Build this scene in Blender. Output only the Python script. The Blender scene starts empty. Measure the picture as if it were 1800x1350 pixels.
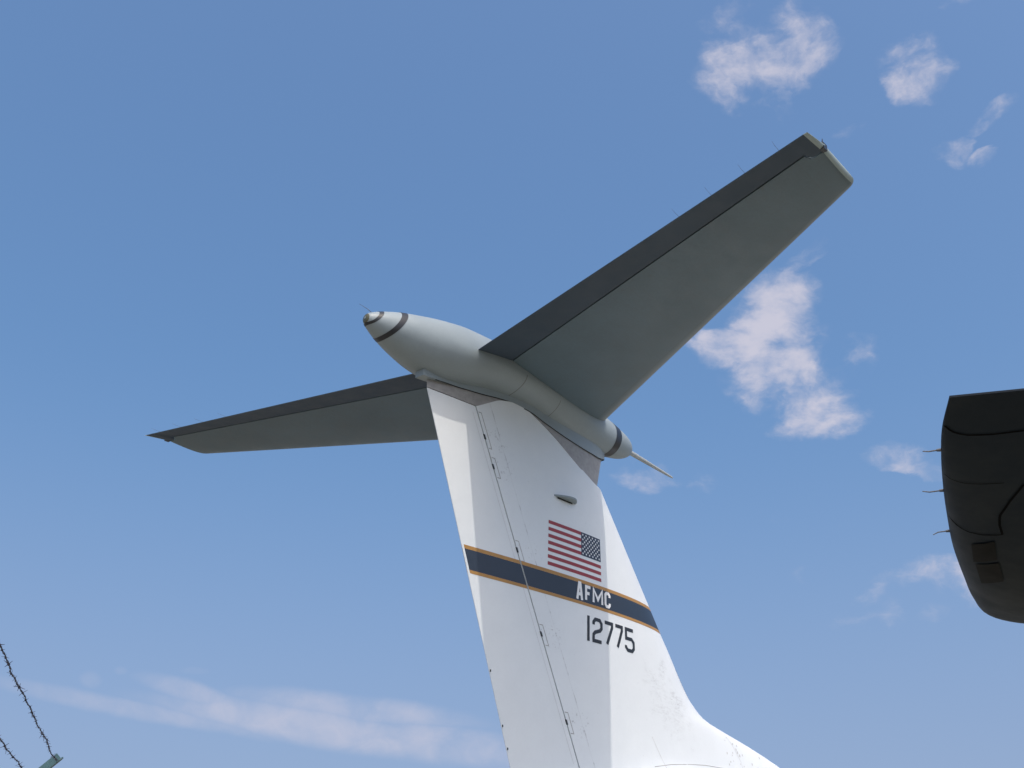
import bpy, bmesh, math, random
import numpy as np
from mathutils import Vector, Matrix
from mathutils.bvhtree import BVHTree

random.seed(4)
SC = bpy.context.scene
COL = SC.collection
R = math.radians
GZ = 10.95                      # height of the tailplane above the ground

# ------------------------------------------------------------------ camera
cam_data = bpy.data.cameras.new('camera')
cam = bpy.data.objects.new('camera', cam_data)
COL.objects.link(cam)
cam_data.sensor_width = 36.0
cam_data.lens = 39.346
cam_data.clip_start = 0.05
cam_data.clip_end = 12000
c_r = Vector((0.66039699, -0.75072381, 0.01701702))
c_u = Vector((-0.34319314, -0.28158881, 0.8960615))
c_f = Vector((0.6679029, 0.59759644, 0.44360367))
cam.matrix_world = Matrix((
    (c_r.x, c_u.x, -c_f.x, -8.2391),
    (c_r.y, c_u.y, -c_f.y, -12.4847),
    (c_r.z, c_u.z, -c_f.z, -9.2477 + GZ),
    (0, 0, 0, 1)))
SC.camera = cam

# ------------------------------------------------------------------ sun, sky, exposure
TO_SUN = Vector((-0.2437, -0.4366, 0.8660)).normalized()
SUN_EL = math.asin(TO_SUN.z)
SUN_STRENGTH = 2.0
SKY_STRENGTH = 0.15
EXPOSURE = 0.22

sd = bpy.data.lights.new('sun', 'SUN')
sd.energy = SUN_STRENGTH
sd.angle = R(0.53)
sd.color = (1.0, 0.91, 0.82)
sun = bpy.data.objects.new('sun', sd)
COL.objects.link(sun)
sun.rotation_euler = TO_SUN.to_track_quat('Z', 'Y').to_euler()
sun.location = (0, 0, 60)

SC.view_settings.view_transform = 'Standard'
SC.view_settings.look = 'None'
SC.view_settings.exposure = EXPOSURE
SC.view_settings.gamma = 1.0
SC.view_settings.use_curve_mapping = False
SC.cycles.use_denoising = True
SC.cycles.max_bounces = 6

world = bpy.data.worlds.new('World')
SC.world = world
world.use_nodes = True
wn, wl = world.node_tree.nodes, world.node_tree.links
wn.clear()


class G:
    """tiny helper that chains shader nodes"""
    def __init__(self, tree):
        self.t = tree; self.n = tree.nodes; self.l = tree.links

    def new(self, typ, **kw):
        nd = self.n.new(typ)
        for k, v in kw.items():
            setattr(nd, k, v)
        return nd

    def put(self, sock, v):
        if isinstance(v, bpy.types.NodeSocket):
            self.l.new(v, sock)
        else:
            sock.default_value = v

    def m(self, op, a, b=0.0, c=0.0, clamp=False):
        nd = self.new('ShaderNodeMath', operation=op, use_clamp=clamp)
        self.put(nd.inputs[0], a); self.put(nd.inputs[1], b); self.put(nd.inputs[2], c)
        return nd.outputs[0]

    def vm(self, op, a, b=(0, 0, 0)):
        nd = self.new('ShaderNodeVectorMath', operation=op)
        self.put(nd.inputs[0], a); self.put(nd.inputs[1], b)
        return nd.outputs['Value'] if op in ('DOT_PRODUCT', 'LENGTH') else nd.outputs[0]

    def scale(self, a, s):
        nd = self.new('ShaderNodeVectorMath', operation='SCALE')
        self.put(nd.inputs[0], a); self.put(nd.inputs['Scale'], s)
        return nd.outputs[0]

    def noise(self, vec, scale, detail=4, rough=0.55, dist=0.0):
        nd = self.new('ShaderNodeTexNoise')
        self.put(nd.inputs['Vector'], vec)
        nd.inputs['Scale'].default_value = scale
        nd.inputs['Detail'].default_value = detail
        nd.inputs['Roughness'].default_value = rough
        nd.inputs['Distortion'].default_value = dist
        return nd.outputs[0], nd.outputs[1]

    def ramp(self, v, a, b, lo=0.0, hi=1.0, smooth=True):
        nd = self.new('ShaderNodeMapRange')
        nd.interpolation_type = 'SMOOTHSTEP' if smooth else 'LINEAR'
        self.put(nd.inputs[0], v)
        nd.inputs[1].default_value = a; nd.inputs[2].default_value = b
        nd.inputs[3].default_value = lo; nd.inputs[4].default_value = hi
        return nd.outputs[0]

    def mix(self, f, a, b):
        nd = self.new('ShaderNodeMix', data_type='RGBA')
        self.put(nd.inputs['Factor'], f)
        self.put(nd.inputs['A'] if False else nd.inputs[6], a)
        self.put(nd.inputs[7], b)
        return nd.outputs[2]


def rgb(*c):
    return (c[0], c[1], c[2], 1.0)


w = G(world.node_tree)
sky = w.new('ShaderNodeTexSky', sky_type='NISHITA')
sky.sun_disc = False
sky.sun_elevation = SUN_EL
sky.sun_rotation = math.atan2(TO_SUN.x, TO_SUN.y)
sky.altitude = 300
sky.air_density = 1.2
sky.dust_density = 6.0
sky.ozone_density = 2.2
tc = w.new('ShaderNodeTexCoord')
D = tc.outputs['Generated']
# the air is clear down low: sample the sky model a little above each direction
lift = w.new('ShaderNodeVectorMath', operation='MULTIPLY_ADD')
w.put(lift.inputs[0], D); lift.inputs[1].default_value = (1, 1, 0.85); lift.inputs[2].default_value = (0, 0, 0.15)
w.l.new(w.vm('NORMALIZE', lift.outputs[0]), sky.inputs['Vector'])
hs = w.new('ShaderNodeHueSaturation')
hs.inputs['Saturation'].default_value = 1.24
hs.inputs['Value'].default_value = 1.08
hs.inputs['Hue'].default_value = 0.498
w.l.new(sky.outputs[0], hs.inputs['Color'])
# clouds stand at fixed bearings and heights in the sky:
# azimuth, elevation, half width, half height (degrees), tilt, density
CLOUDS = [
    (26.22, 42.04, 2.61, 2.10, 0, 0.92), (28.79, 41.80, 1.21, 0.94, 0, 0.55),
    (23.89, 40.93, 1.32, 1.32, 30, 0.50), (25.41, 43.78, 1.82, 0.78, 0, 0.70),
    (16.90, 40.07, 1.36, 1.36, 30, 0.82), (17.21, 41.58, 0.75, 0.75, 0, 0.40),
    (14.09, 42.03, 1.09, 0.40, 0, 0.70), (21.27, 38.23, 0.66, 0.47, 0, 0.40),
    (15.43, 35.41, 0.80, 0.75, 20, 0.58), (13.94, 34.62, 0.60, 0.40, 10, 0.55),
    (13.59, 36.68, 1.1, 0.5, 30, 0.52),
    (24.36, 32.20, 1.04, 0.50, 20, 0.50), (26.33, 29.18, 2.09, 2.09, 0, 1.00),
    (29.18, 27.71, 2.12, 0.99, -15, 1.00), (26.27, 25.62, 2.80, 1.80, -30, 1.15),
    (25.55, 23.99, 1.66, 0.97, 0, 1.00), (23.06, 26.98, 1.09, 0.96, 0, 0.35),
    (33.20, 21.53, 2.28, 0.90, -5, 0.85), (21.01, 21.11, 1.60, 0.45, -15, 0.62),
    (26.74, 18.55, 3.02, 0.55, 5, 0.50), (21.36, 15.10, 2.99, 1.40, 10, 0.72),
    (23.09, 16.16, 1.85, 0.79, 0, 0.30), (26.09, 16.63, 1.36, 0.54, 0, 0.25),
    (59.75, 9.37, 5.85, 0.36, -7, 0.42), (57.40, 10.34, 1.96, 0.39, -12, 0.55),
    (49.32, 8.81, 8.58, 0.70, -7, 0.62), (48.86, 9.95, 5.15, 0.54, -4, 0.52),
    (43.72, 8.35, 4.05, 0.76, -8, 0.60), (61.83, 10.54, 0.42, 0.32, 0, 0.30),
    (60.55, 11.04, 0.26, 0.15, 0, 0.25), (57.21, 11.24, 0.63, 0.18, 0, 0.25)]
# cloud texture is drawn out sideways, as wisps are
flat = w.new('ShaderNodeMapping'); w.l.new(D, flat.inputs[0])
flat.inputs['Scale'].default_value = (1, 1, 1.9)
DF = flat.outputs[0]
n1, n1c = w.noise(DF, 8.0, 3, 0.55)
n2, n2c = w.noise(DF, 26.0, 5, 0.6)
warp = w.vm('ADD', w.scale(w.vm('SUBTRACT', n1c, (0.5, 0.5, 0.5)), 0.05),
            w.scale(w.vm('SUBTRACT', n2c, (0.5, 0.5, 0.5)), 0.018))
DW = w.vm('ADD', D, warp)
DW2 = w.vm('ADD', D, w.scale(warp, 0.22))      # thin low bands drift less
flat2 = w.new('ShaderNodeMapping'); w.l.new(DW, flat2.inputs[0])
flat2.inputs['Scale'].default_value = (1, 1, 1.3)
fbm, _ = w.noise(flat2.outputs[0], 17.0, 9, 0.56)
fine, _ = w.noise(flat2.outputs[0], 70.0, 6, 0.6)
fbm = w.m('MULTIPLY_ADD', w.m('SUBTRACT', fine, 0.5), 0.14, fbm)
# scattered fair-weather wisps everywhere, so the sky goes on as it looks in view
gen, _ = w.noise(DW, 6.0, 7, 0.6)
field = w.m('MULTIPLY', w.ramp(gen, 0.58, 0.86), 0.45)
low = None
for az, el, hw, hh, tilt, dens in CLOUDS:
    a, e = R(az), R(el)
    d0 = Vector((math.cos(e) * math.cos(a), math.cos(e) * math.sin(a), math.sin(e)))
    right = Vector((math.sin(a), -math.cos(a), 0))
    up = right.cross(d0)
    t = R(tilt)
    e1 = (right * math.cos(t) + up * math.sin(t)) / math.tan(R(hw * 1.7))
    e2 = (-right * math.sin(t) + up * math.cos(t)) / math.tan(R(hh * 1.7))
    off = w.vm('SUBTRACT', DW2 if el < 12 else DW, tuple(d0))
    x = w.vm('DOT_PRODUCT', off, tuple(e1))
    y = w.vm('DOT_PRODUCT', off, tuple(e2))
    r2 = w.m('MULTIPLY_ADD', x, x, w.m('MULTIPLY', y, y))
    z = w.vm('DOT_PRODUCT', off, tuple(d0))
    r2 = w.m('MULTIPLY_ADD', w.m('MULTIPLY', z, z), 400.0, r2)
    v = w.m('MULTIPLY', w.ramp(r2, 1.0, 0.0), dens)
    if el < 12:
        low = v if low is None else w.m('MAXIMUM', low, v)
    else:
        field = w.m('MAXIMUM', field, v)
cl = w.ramp(w.m('MULTIPLY_ADD', field, 0.47, w.m('MULTIPLY_ADD', fbm, 1.55, -0.275)), 0.52, 1.26)
cl = w.m('MULTIPLY', cl, w.ramp(field, 0.03, 0.28))
cl = w.m('MULTIPLY', cl, w.ramp(n2, 0.32, 0.64, 0.62, 1.12, False))
cl = w.m('MAXIMUM', cl, w.m('MULTIPLY', w.ramp(fbm, 0.28, 0.72, 0.40, 1.15, False), low))
cl = w.ramp(cl, 0.04, 1.05, 0.0, 0.88, True)
CLOUD_COL = (3.65, 3.55, 4.1, 1)
sepd = w.new('ShaderNodeSeparateXYZ'); w.l.new(D, sepd.inputs[0])
hazed = w.mix(w.ramp(sepd.outputs[2], 0.46, 0.04, 0.0, 0.50), hs.outputs[0], (1.95, 2.15, 3.15, 1))   # thin haze low down
mixc = w.mix(cl, hazed, CLOUD_COL)
bg = w.new('ShaderNodeBackground')
bg.inputs['Strength'].default_value = SKY_STRENGTH
w.l.new(mixc, bg.inputs['Color'])
wo = w.new('ShaderNodeOutputWorld')
w.l.new(bg.outputs[0], wo.inputs['Surface'])


# ------------------------------------------------------------------ helpers
def link(o, parent=None):
    COL.objects.link(o)
    if parent is not None:
        o.parent = parent
    return o


def world_loc(o):
    v = Vector((0, 0, 0))
    while o is not None:
        v += o.location
        o = o.parent
    return v


def empty(name, loc, label, cat, group=None):
    o = link(bpy.data.objects.new(name, None))
    o.location = loc
    o.empty_display_size = 0.5
    o['label'] = label; o['category'] = cat
    if group:
        o['group'] = group
    return o


def mesh(name, verts, faces, mats, parent=None, uvs=None, mat_idx=None, angle=35, smooth=True, loc=None):
    """verts are given in world coordinates; the object is linked as one mesh"""
    base = world_loc(parent) if parent is not None else Vector((0, 0, 0))
    org = Vector(loc) if loc is not None else base
    me = bpy.data.meshes.new(name)
    me.from_pydata([tuple(Vector(v) - org) for v in verts], [], faces)
    if not isinstance(mats, (list, tuple)):
        mats = [mats]
    for mt in mats:
        me.materials.append(mt)
    if mat_idx is not None:
        me.polygons.foreach_set('material_index', mat_idx)
    if uvs is not None:
        ul = me.uv_layers.new(name='UVMap')
        for lp in me.loops:
            ul.data[lp.index].uv = uvs[lp.vertex_index]
    bm = bmesh.new(); bm.from_mesh(me)
    bmesh.ops.remove_doubles(bm, verts=bm.verts, dist=1e-5)
    bmesh.ops.recalc_face_normals(bm, faces=bm.faces)
    bm.to_mesh(me); bm.free()
    if smooth:
        me.shade_smooth()
        me.set_sharp_from_angle(angle=R(angle))
    o = bpy.data.objects.new(name, me)
    link(o, parent)
    o.location = org - base
    return o


def grid_faces(nr, nc, close_c=False, close_r=False):
    f = []
    for i in range(nr if close_r else nr - 1):
        for j in range(nc if close_c else nc - 1):
            a = i * nc + j; b = i * nc + (j + 1) % nc
            i2 = (i + 1) % nr
            f.append((a, b, i2 * nc + (j + 1) % nc, i2 * nc + j))
    return f


def tube(path, radii, n=10, cap=True):
    P = [Vector(p) for p in path]
    if not isinstance(radii, (list, tuple)):
        radii = [radii] * len(P)
    vs, fs = [], []
    up = Vector((0, 0, 1))
    if abs((P[-1] - P[0]).normalized().z) > 0.9:
        up = Vector((1, 0, 0))
    for i, p in enumerate(P):
        t = (P[min(i + 1, len(P) - 1)] - P[max(i - 1, 0)]).normalized()
        a = t.cross(up).normalized(); b = t.cross(a)
        for k in range(n):
            th = 2 * math.pi * k / n
            vs.append(p + (a * math.cos(th) + b * math.sin(th)) * radii[i])
    fs = grid_faces(len(P), n, True)
    if cap:
        fs.append(tuple(range(n))); fs.append(tuple(range((len(P) - 1) * n, len(P) * n)))
    return vs, fs


def box(c, ax, ay, az):
    """box with centre c and half axes ax, ay, az (vectors)"""
    c, ax, ay, az = map(Vector, (c, ax, ay, az))
    vs = [c + ax * i + ay * j + az * k for i in (-1, 1) for j in (-1, 1) for k in (-1, 1)]
    fs = [(0, 1, 3, 2), (4, 6, 7, 5), (0, 4, 5, 1), (2, 3, 7, 6), (0, 2, 6, 4), (1, 5, 7, 3)]
    return vs, fs


def join(parts):
    vs, fs = [], []
    for v, f in parts:
        o = len(vs)
        vs.extend(v); fs.extend(tuple(i + o for i in q) for q in f)
    return vs, fs


def pchip(xs, ys):
    xs, ys = np.asarray(xs, float), np.asarray(ys, float)
    h = np.diff(xs); d = np.diff(ys) / h
    m = np.zeros(len(xs))
    for i in range(1, len(xs) - 1):
        if d[i - 1] * d[i] > 0:
            w1 = 2 * h[i] + h[i - 1]; w2 = h[i] + 2 * h[i - 1]
            m[i] = (w1 + w2) / (w1 / d[i - 1] + w2 / d[i])
    m[0], m[-1] = d[0], d[-1]

    def f(x):
        x = min(max(x, xs[0]), xs[-1])
        i = min(int(np.searchsorted(xs, x, 'right')) - 1, len(h) - 1)
        t = (x - xs[i]) / h[i]
        return float((2 * t**3 - 3 * t**2 + 1) * ys[i] + (t**3 - 2 * t**2 + t) * h[i] * m[i]
                     + (-2 * t**3 + 3 * t**2) * ys[i + 1] + (t**3 - t**2) * h[i] * m[i + 1])
    return f


# ------------------------------------------------------------------ materials
def material(name):
    mt = bpy.data.materials.new(name)
    mt.use_nodes = True
    g = G(mt.node_tree)
    b = mt.node_tree.nodes['Principled BSDF']
    return mt, g, b


def paint(name, col, rough=0.42, grime=0.10, scale=1.0, spec=0.5, streak=None, bump=0.004, extra=None):
    """aged aircraft paint: faint mottling, chalky wear and oil-canned sheet metal"""
    mt, g, b = material(name)
    P = g.new('ShaderNodeTexCoord').outputs['Object']
    big, _ = g.noise(P, 0.55 * scale, 5, 0.6)
    mid, _ = g.noise(P, 3.1 * scale, 6, 0.65)
    fine, _ = g.noise(P, 23.0 * scale, 4, 0.6)
    k = g.m('ADD', g.ramp(big, 0.3, 0.7, -1, 1), g.m('MULTIPLY', g.ramp(mid, 0.3, 0.7, -1, 1), 0.7))
    k = g.m('ADD', k, g.m('MULTIPLY', g.ramp(fine, 0.3, 0.7, -1, 1), 0.35))
    k = g.m('MULTIPLY_ADD', k, grime * 0.5, 1.0)
    c = g.scale(col[:3], k)
    if extra:
        c = extra(g, P, c)
    g.put(b.inputs['Base Color'], c)
    g.put(b.inputs['Roughness'], g.m('MULTIPLY_ADD', g.ramp(mid, 0.3, 0.7, -1, 1), 0.07, rough))
    b.inputs['Specular IOR Level'].default_value = spec
    bn = g.new('ShaderNodeBump')
    bn.inputs['Strength'].default_value = 0.5
    bn.inputs['Distance'].default_value = bump
    wv, _ = g.noise(P, 1.7 * scale, 2, 0.5)
    g.put(bn.inputs['Height'], wv)
    g.l.new(bn.outputs[0], b.inputs['Normal'])
    return mt


def hinge_line(z):          # rudder hinge as x(z), z relative to the tailplane
    return 4.2053 - 0.4804 * z


def fin_dirt(g, P, c):
    """grime on the white fin: oil streaks ahead of the hinge, scuffs above the dorsal fillet"""
    sep = g.new('ShaderNodeSeparateXYZ'); g.l.new(P, sep.inputs[0])
    x = g.m('ADD', sep.outputs[0], BASE_X); z = g.m('SUBTRACT', sep.outputs[2], GZ)
    n, _ = g.noise(P, 4.0, 6, 0.7)
    nf, _ = g.noise(P, 16.0, 5, 0.7)
    # dirty seam ahead of the hinge line
    d = g.m('SUBTRACT', g.m('SUBTRACT', x, 4.2053), g.m('MULTIPLY', z, -0.4804))
    dd = g.m('ABSOLUTE', g.m('SUBTRACT', d, g.m('MULTIPLY_ADD', g.m('SUBTRACT', n, 0.5), 0.05, 0.40)))
    seam = g.m('MULTIPLY', g.ramp(dd, 0.016, 0.004), g.ramp(n, 0.46, 0.62, 0.06, 0.45))
    # smudges beside the hinge fittings
    sm = None
    for hx, hz in ((4.872, -1.38), (5.094, -1.87), (5.77, -3.221), (6.423, -4.562), (7.107, -5.941)):
        ex = g.m('DIVIDE', g.m('SUBTRACT', x, hx + 0.22), 0.42)
        ez = g.m('DIVIDE', g.m('SUBTRACT', z, hz), 0.30)
        r2 = g.m('MULTIPLY_ADD', ex, ex, g.m('MULTIPLY', ez, ez))
        v = g.ramp(r2, 1.0, 0.0)
        sm = v if sm is None else g.m('MAXIMUM', sm, v)
    spots = g.m('MULTIPLY', sm, g.ramp(nf, 0.56, 0.70, 0.0, 0.55))
    # scuffed patch
    ex = g.m('DIVIDE', g.m('SUBTRACT', g.m('SUBTRACT', x, 9.95), g.m('MULTIPLY', g.m('ADD', z, 5.2), -0.5)), 0.85)
    ez = g.m('DIVIDE', g.m('SUBTRACT', z, -5.2), 0.85)
    r2 = g.m('MULTIPLY_ADD', ex, ex, g.m('MULTIPLY', ez, ez))
    nb, _ = g.noise(P, 1.7, 5, 0.6)
    r2 = g.m('ADD', r2, g.m('MULTIPLY', g.m('SUBTRACT', nb, 0.45), 4.0))
    st = g.new('ShaderNodeMapping'); g.l.new(P, st.inputs[0])
    st.inputs['Rotation'].default_value = (0, R(35), 0)
    st.inputs['Scale'].default_value = (1.6, 1, 5.0)
    ns, _ = g.noise(st.outputs[0], 3.0, 10, 0.82)
    scuff = g.m('MULTIPLY', g.ramp(r2, 1.1, -0.3), g.ramp(ns, 0.42, 0.70, 0.0, 0.62))
    gen = g.m('MULTIPLY', g.ramp(nf, 0.62, 0.78), 0.25)
    tot = g.m('MAXIMUM', g.m('MAXIMUM', seam, spots), g.m('MAXIMUM', scuff, gen), clamp=True)
    return g.mix(tot, c, (0.17, 0.172, 0.178, 1))


BASE_X = 8.0     # the aircraft's base point
WHITE = paint('white_paint', (0.735, 0.78, 0.795), 0.40, 0.035, extra=fin_dirt)
WHITE_R = paint('white_rudder_paint', (0.735, 0.78, 0.795), 0.40, 0.035)
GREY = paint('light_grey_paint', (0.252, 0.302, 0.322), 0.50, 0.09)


def stab_lines(g, P, c):
    uv = g.new('ShaderNodeUVMap'); uv.uv_map = 'UVMap'
    s = g.new('ShaderNodeSeparateXYZ'); g.l.new(uv.outputs[0], s.inputs[0])
    u, v = s.outputs[0], s.outputs[1]
    n, _ = g.noise(P, 2.2, 6, 0.7)
    st = g.new('ShaderNodeMapping'); g.l.new(uv.outputs[0], st.inputs[0])
    st.inputs['Scale'].default_value = (1.2, 26.0, 1.0)
    stn, _ = g.noise(st.outputs[0], 2.2, 6, 0.7)
    a = g.ramp(g.m('ABSOLUTE', g.m('SUBTRACT', u, 0.105)), 0.006, 0.002, 0, 0.5)
    b = g.ramp(g.m('ABSOLUTE', g.m('SUBTRACT', v, 0.945)), 0.0010, 0.0004, 0, 0.22)
    d = g.ramp(g.m('ABSOLUTE', g.m('SUBTRACT', v, 0.48)), 0.0012, 0.0005, 0, 0.22)
    e = g.ramp(g.m('ABSOLUTE', g.m('SUBTRACT', u, 0.60)), 0.0035, 0.0015, 0, 0.14)
    ln = g.m('MAXIMUM', g.m('MAXIMUM', a, b), g.m('MAXIMUM', d, e))
    ln = g.m('MULTIPLY', ln, g.ramp(n, 0.35, 0.55, 0.35, 1.0))
    ln = g.m('MAXIMUM', ln, g.m('MULTIPLY', g.ramp(stn, 0.55, 0.8), 0.22))
    rib = g.m('ABSOLUTE', g.m('SUBTRACT', g.m('FRACT', g.m('MULTIPLY', v, 9.0)), 0.5))
    ln = g.m('MAXIMUM', ln, g.m('MULTIPLY', g.ramp(rib, 0.0085, 0.004), g.ramp(n, 0.4, 0.62, 0.04, 0.20)))
    spk, _ = g.noise(P, 9.0, 3, 0.6)
    ln = g.m('MAXIMUM', ln, g.ramp(spk, 0.72, 0.78, 0, 0.45))
    sc, _ = g.noise(P, 5.0, 7, 0.75)
    ln = g.m('MAXIMUM', ln, g.m('MULTIPLY', g.ramp(sc, 0.56, 0.68, 0.0, 0.5), g.ramp(u, 0.84, 0.97)))
    le = g.ramp(u, 0.11, 0.02)
    c = g.mix(g.m('MULTIPLY', le, 0.35), c, (0.46, 0.44, 0.38, 1))
    return g.mix(ln, c, (0.10, 0.105, 0.10, 1))


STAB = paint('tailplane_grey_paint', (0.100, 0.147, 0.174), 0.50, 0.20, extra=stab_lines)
ELEV = paint('elevator_slate_paint', (0.050, 0.073, 0.100), 0.60, 0.14, spec=0.25)
TIPC = paint('tip_lit_green_grey', (0.33, 0.40, 0.385), 0.42, 0.16)  # brightness of the lit, rounded tips put into the colour
SLATE = paint('stripe_slate_blue', (0.026, 0.038, 0.058), 0.42, 0.18)
GOLD = paint('stripe_gold', (0.40, 0.215, 0.058), 0.42, 0.15)
RED = paint('flag_red', (0.30, 0.040, 0.045), 0.42, 0.12)
NAVY = paint('flag_navy', (0.020, 0.035, 0.065), 0.42, 0.12)
STARW = paint('flag_white', (0.78, 0.80, 0.80), 0.42, 0.03)
BLACKP = paint('black_paint', (0.020, 0.023, 0.027), 0.40, 0.15)
GAP_SHADE = paint('gap_shade_black', (0.014, 0.014, 0.014), 0.7, 0.2)  # black for strips that imitate shade in gaps and under the skirt
SEAM = paint('grey_seam_sealant', (0.13, 0.135, 0.135), 0.6, 0.2)
FAINT = paint('faint_seam_line', (0.50, 0.51, 0.51), 0.6, 0.3)
OUTL = paint('outline_sealant', (0.30, 0.30, 0.29), 0.6, 0.3)
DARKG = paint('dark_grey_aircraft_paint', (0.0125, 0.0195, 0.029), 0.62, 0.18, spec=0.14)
WSEAM = paint('dark_wing_sealant', (0.003, 0.003, 0.004), 0.8, 0.1, spec=0.05)
DARKER = paint('dark_window_glass', (0.0035, 0.003, 0.003), 0.6, 0.1, spec=0.08)
TEAL = paint('weathered_teal_steel', (0.05, 0.12, 0.135), 0.5, 0.3, 8)


def metal(name, col, rough, met):
    mt, g, b = material(name)
    P = g.new('ShaderNodeTexCoord').outputs['Object']
    st = g.new('ShaderNodeMapping'); g.l.new(P, st.inputs[0])
    st.inputs['Scale'].default_value = (1.0, 1.0, 3.5)
    n, _ = g.noise(st.outputs[0], 2.4, 7, 0.7)
    n2, _ = g.noise(P, 11, 5, 0.6)
    k = g.m('MULTIPLY_ADD', g.ramp(n, 0.3, 0.7, -1, 1), 0.09, 1.0)
    k = g.m('MULTIPLY_ADD', g.ramp(n2, 0.35, 0.7, -1, 1), 0.08, k)
    c = g.scale(col, k)
    c = g.mix(g.ramp(n2, 0.60, 0.75, 0, 0.18), c, (0.20, 0.18, 0.15, 1))
    g.put(b.inputs['Base Color'], c)
    g.put(b.inputs['Roughness'], g.m('MULTIPLY_ADD', n, 0.2, rough))
    b.inputs['Metallic'].default_value = met
    return mt


BARE = metal('scuffed_bare_metal', (0.335, 0.330, 0.322), 0.50, 0.12)
WIRE = metal('galvanised_wire', (0.05, 0.052, 0.085), 0.5, 0.4)
PROBE = paint('probe_paint', (0.34, 0.37, 0.37), 0.5, 0.06, bump=0.0)
LENS = paint('olive_lens', (0.10, 0.10, 0.06), 0.2, 0.1)
WICK = metal('wick_rod', (0.12, 0.12, 0.125), 0.6, 0.0)

# ------------------------------------------------------------------ ground
mt, g, b = material('pale_concrete_and_dry_grass')
P = g.new('ShaderNodeTexCoord').outputs['Object']
a1, _ = g.noise(P, 0.05, 8, 0.65)
a2, _ = g.noise(P, 1.3, 8, 0.7)
cc = g.mix(g.ramp(a1, 0.42, 0.58), (0.25, 0.235, 0.205, 1), (0.17, 0.165, 0.11, 1))
cc = g.mix(g.ramp(a2, 0.3, 0.7, 0, 0.5), cc, (0.21, 0.19, 0.16, 1))
g.put(b.inputs['Base Color'], cc)
b.inputs['Roughness'].default_value = 0.9
n = 24
ring = [(3000 * math.cos(2 * math.pi * i / n), 3000 * math.sin(2 * math.pi * i / n), 0) for i in range(n)]
gr = mesh('ground', ring, [tuple(range(n))], mt, smooth=False)
gr['kind'] = 'structure'

# ------------------------------------------------------------------ the transport aircraft
plane = empty('transport_aircraft', (BASE_X, 0, 0),
              'white transport aircraft with tall T-tail, grey tailplane, dark blue band and flag on the fin', 'aircraft')


def naca(u):
    u = min(max(u, 0.0), 1.0)
    return 5 * (0.2969 * math.sqrt(u) - 0.1260 * u - 0.3516 * u**2 + 0.2843 * u**3 - 0.1036 * u**4)


TCF = 0.1139
x_te = lambda z: 3.2038 - 0.3892 * z
x_hg = hinge_line
x_ls = lambda z: 7.3416 - 0.7452 * z
_le = pchip([-7.4, -6.6, -6.2, -5.848, -5.62, -5.46, -5.352, -5.263, -5.101, -4.984, -4.789, -4.517, -4.13, -3.85],
            [21.5, 17.6, 15.9, 14.534, 13.476, 12.562, 11.926, 11.599, 11.30, 11.135, 10.947, 10.729, 10.441, 10.211])


def x_le(z):
    return x_ls(z) if z > -3.85 else _le(z)


def fin_y(x, z):
    """half thickness of the fin at (x, z)"""
    xl, xt = x_ls(z), x_te(z)
    c = xl - xt
    xm = xl - 0.30 * c
    if x <= xm:
        y = TCF * c * naca((xl - x) / c)
    else:
        d = (x_le(z) - x) / (x_le(z) - xm)
        y = TCF * c * naca(0.30 * min(max(d, 0.0), 1.0))
    if z < -6.2 and x > 8.6:                       # flares into the fuselage
        y += 0.9 * min((x - 8.6) / 2.0, 1.0) * (-6.2 - z) ** 2
    return y


_top = pchip([4.5, 4.622, 4.93, 5.2, 5.56, 5.86, 6.17, 7.09, 7.303, 7.544, 7.74, 7.882, 7.995, 8.15, 8.288, 8.5],
             [-0.93, -0.875, -0.705, -0.568, -0.501, -0.523, -0.623, -1.016, -1.108, -1.205, -1.272, -1.318, -1.342, -1.352, -1.356, -1.36])


def fin_mesh(name, xa, xb, ztop, zbot, mats, nu=44, nv=40, shrink=0.0, yfun=fin_y, side_gap=0.0):
    """closed two-sided airfoil panel between chord stations xa(z) and xb(z)"""
    ss = [1 - (1 - i / nu) ** 1.0 for i in range(nu + 1)]
    ss = [0.5 * (s + (1 - (1 - s) ** 2.2)) for s in ss]
    vv = [j / nv for j in range(nv + 1)]
    V = []
    for side in (-1, 1):
        for s in (ss if side < 0 else ss[::-1][1:]):
            zt = -1.0
            for _ in range(12):
                xx = xa(zt) + (xb(zt) - xa(zt)) * s
                zt = ztop(xx)
            for v in vv:
                z = zbot + (zt - zbot) * v
                x = xa(z) + (xb(z) - xa(z)) * s
                y = max(yfun(x, z) - shrink, 0.0)
                V.append((x, side * y, z + GZ))
    nc = nv + 1
    nr = len(V) // nc
    F = grid_faces(nr, nc)
    for j in range(nv):                            # rear closing face
        F.append((j, j + 1, (nr - 1) * nc + j + 1, (nr - 1) * nc + j))
    half = nu
    for i in range(half):                          # top closing face
        a, b = i * nc + nv, (i + 1) * nc + nv
        a2, b2 = (nr - 1 - i) * nc + nv, (nr - 2 - i) * nc + nv
        F.append((a, b, b2, a2) if b != b2 else (a, b, a2))
    return V, F


V, F = fin_mesh('fin', lambda z: x_hg(z) + 0.014, x_le, _top, -7.3, WHITE, nu=56, nv=70)
fin = mesh('fin', V, F, WHITE, plane, angle=40)


def rud_y(x, z):
    return fin_y(x, z) if x > x_te(z) + 0.02 else 0.006


V, F = fin_mesh('rudder', lambda z: x_te(z) + 0.0, lambda z: x_hg(z) - 0.014,
                lambda x: -0.878, -7.0, WHITE_R, nu=20, nv=30, yfun=rud_y)
rudder = mesh('rudder', V, F, WHITE_R, plane, angle=40)

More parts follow.
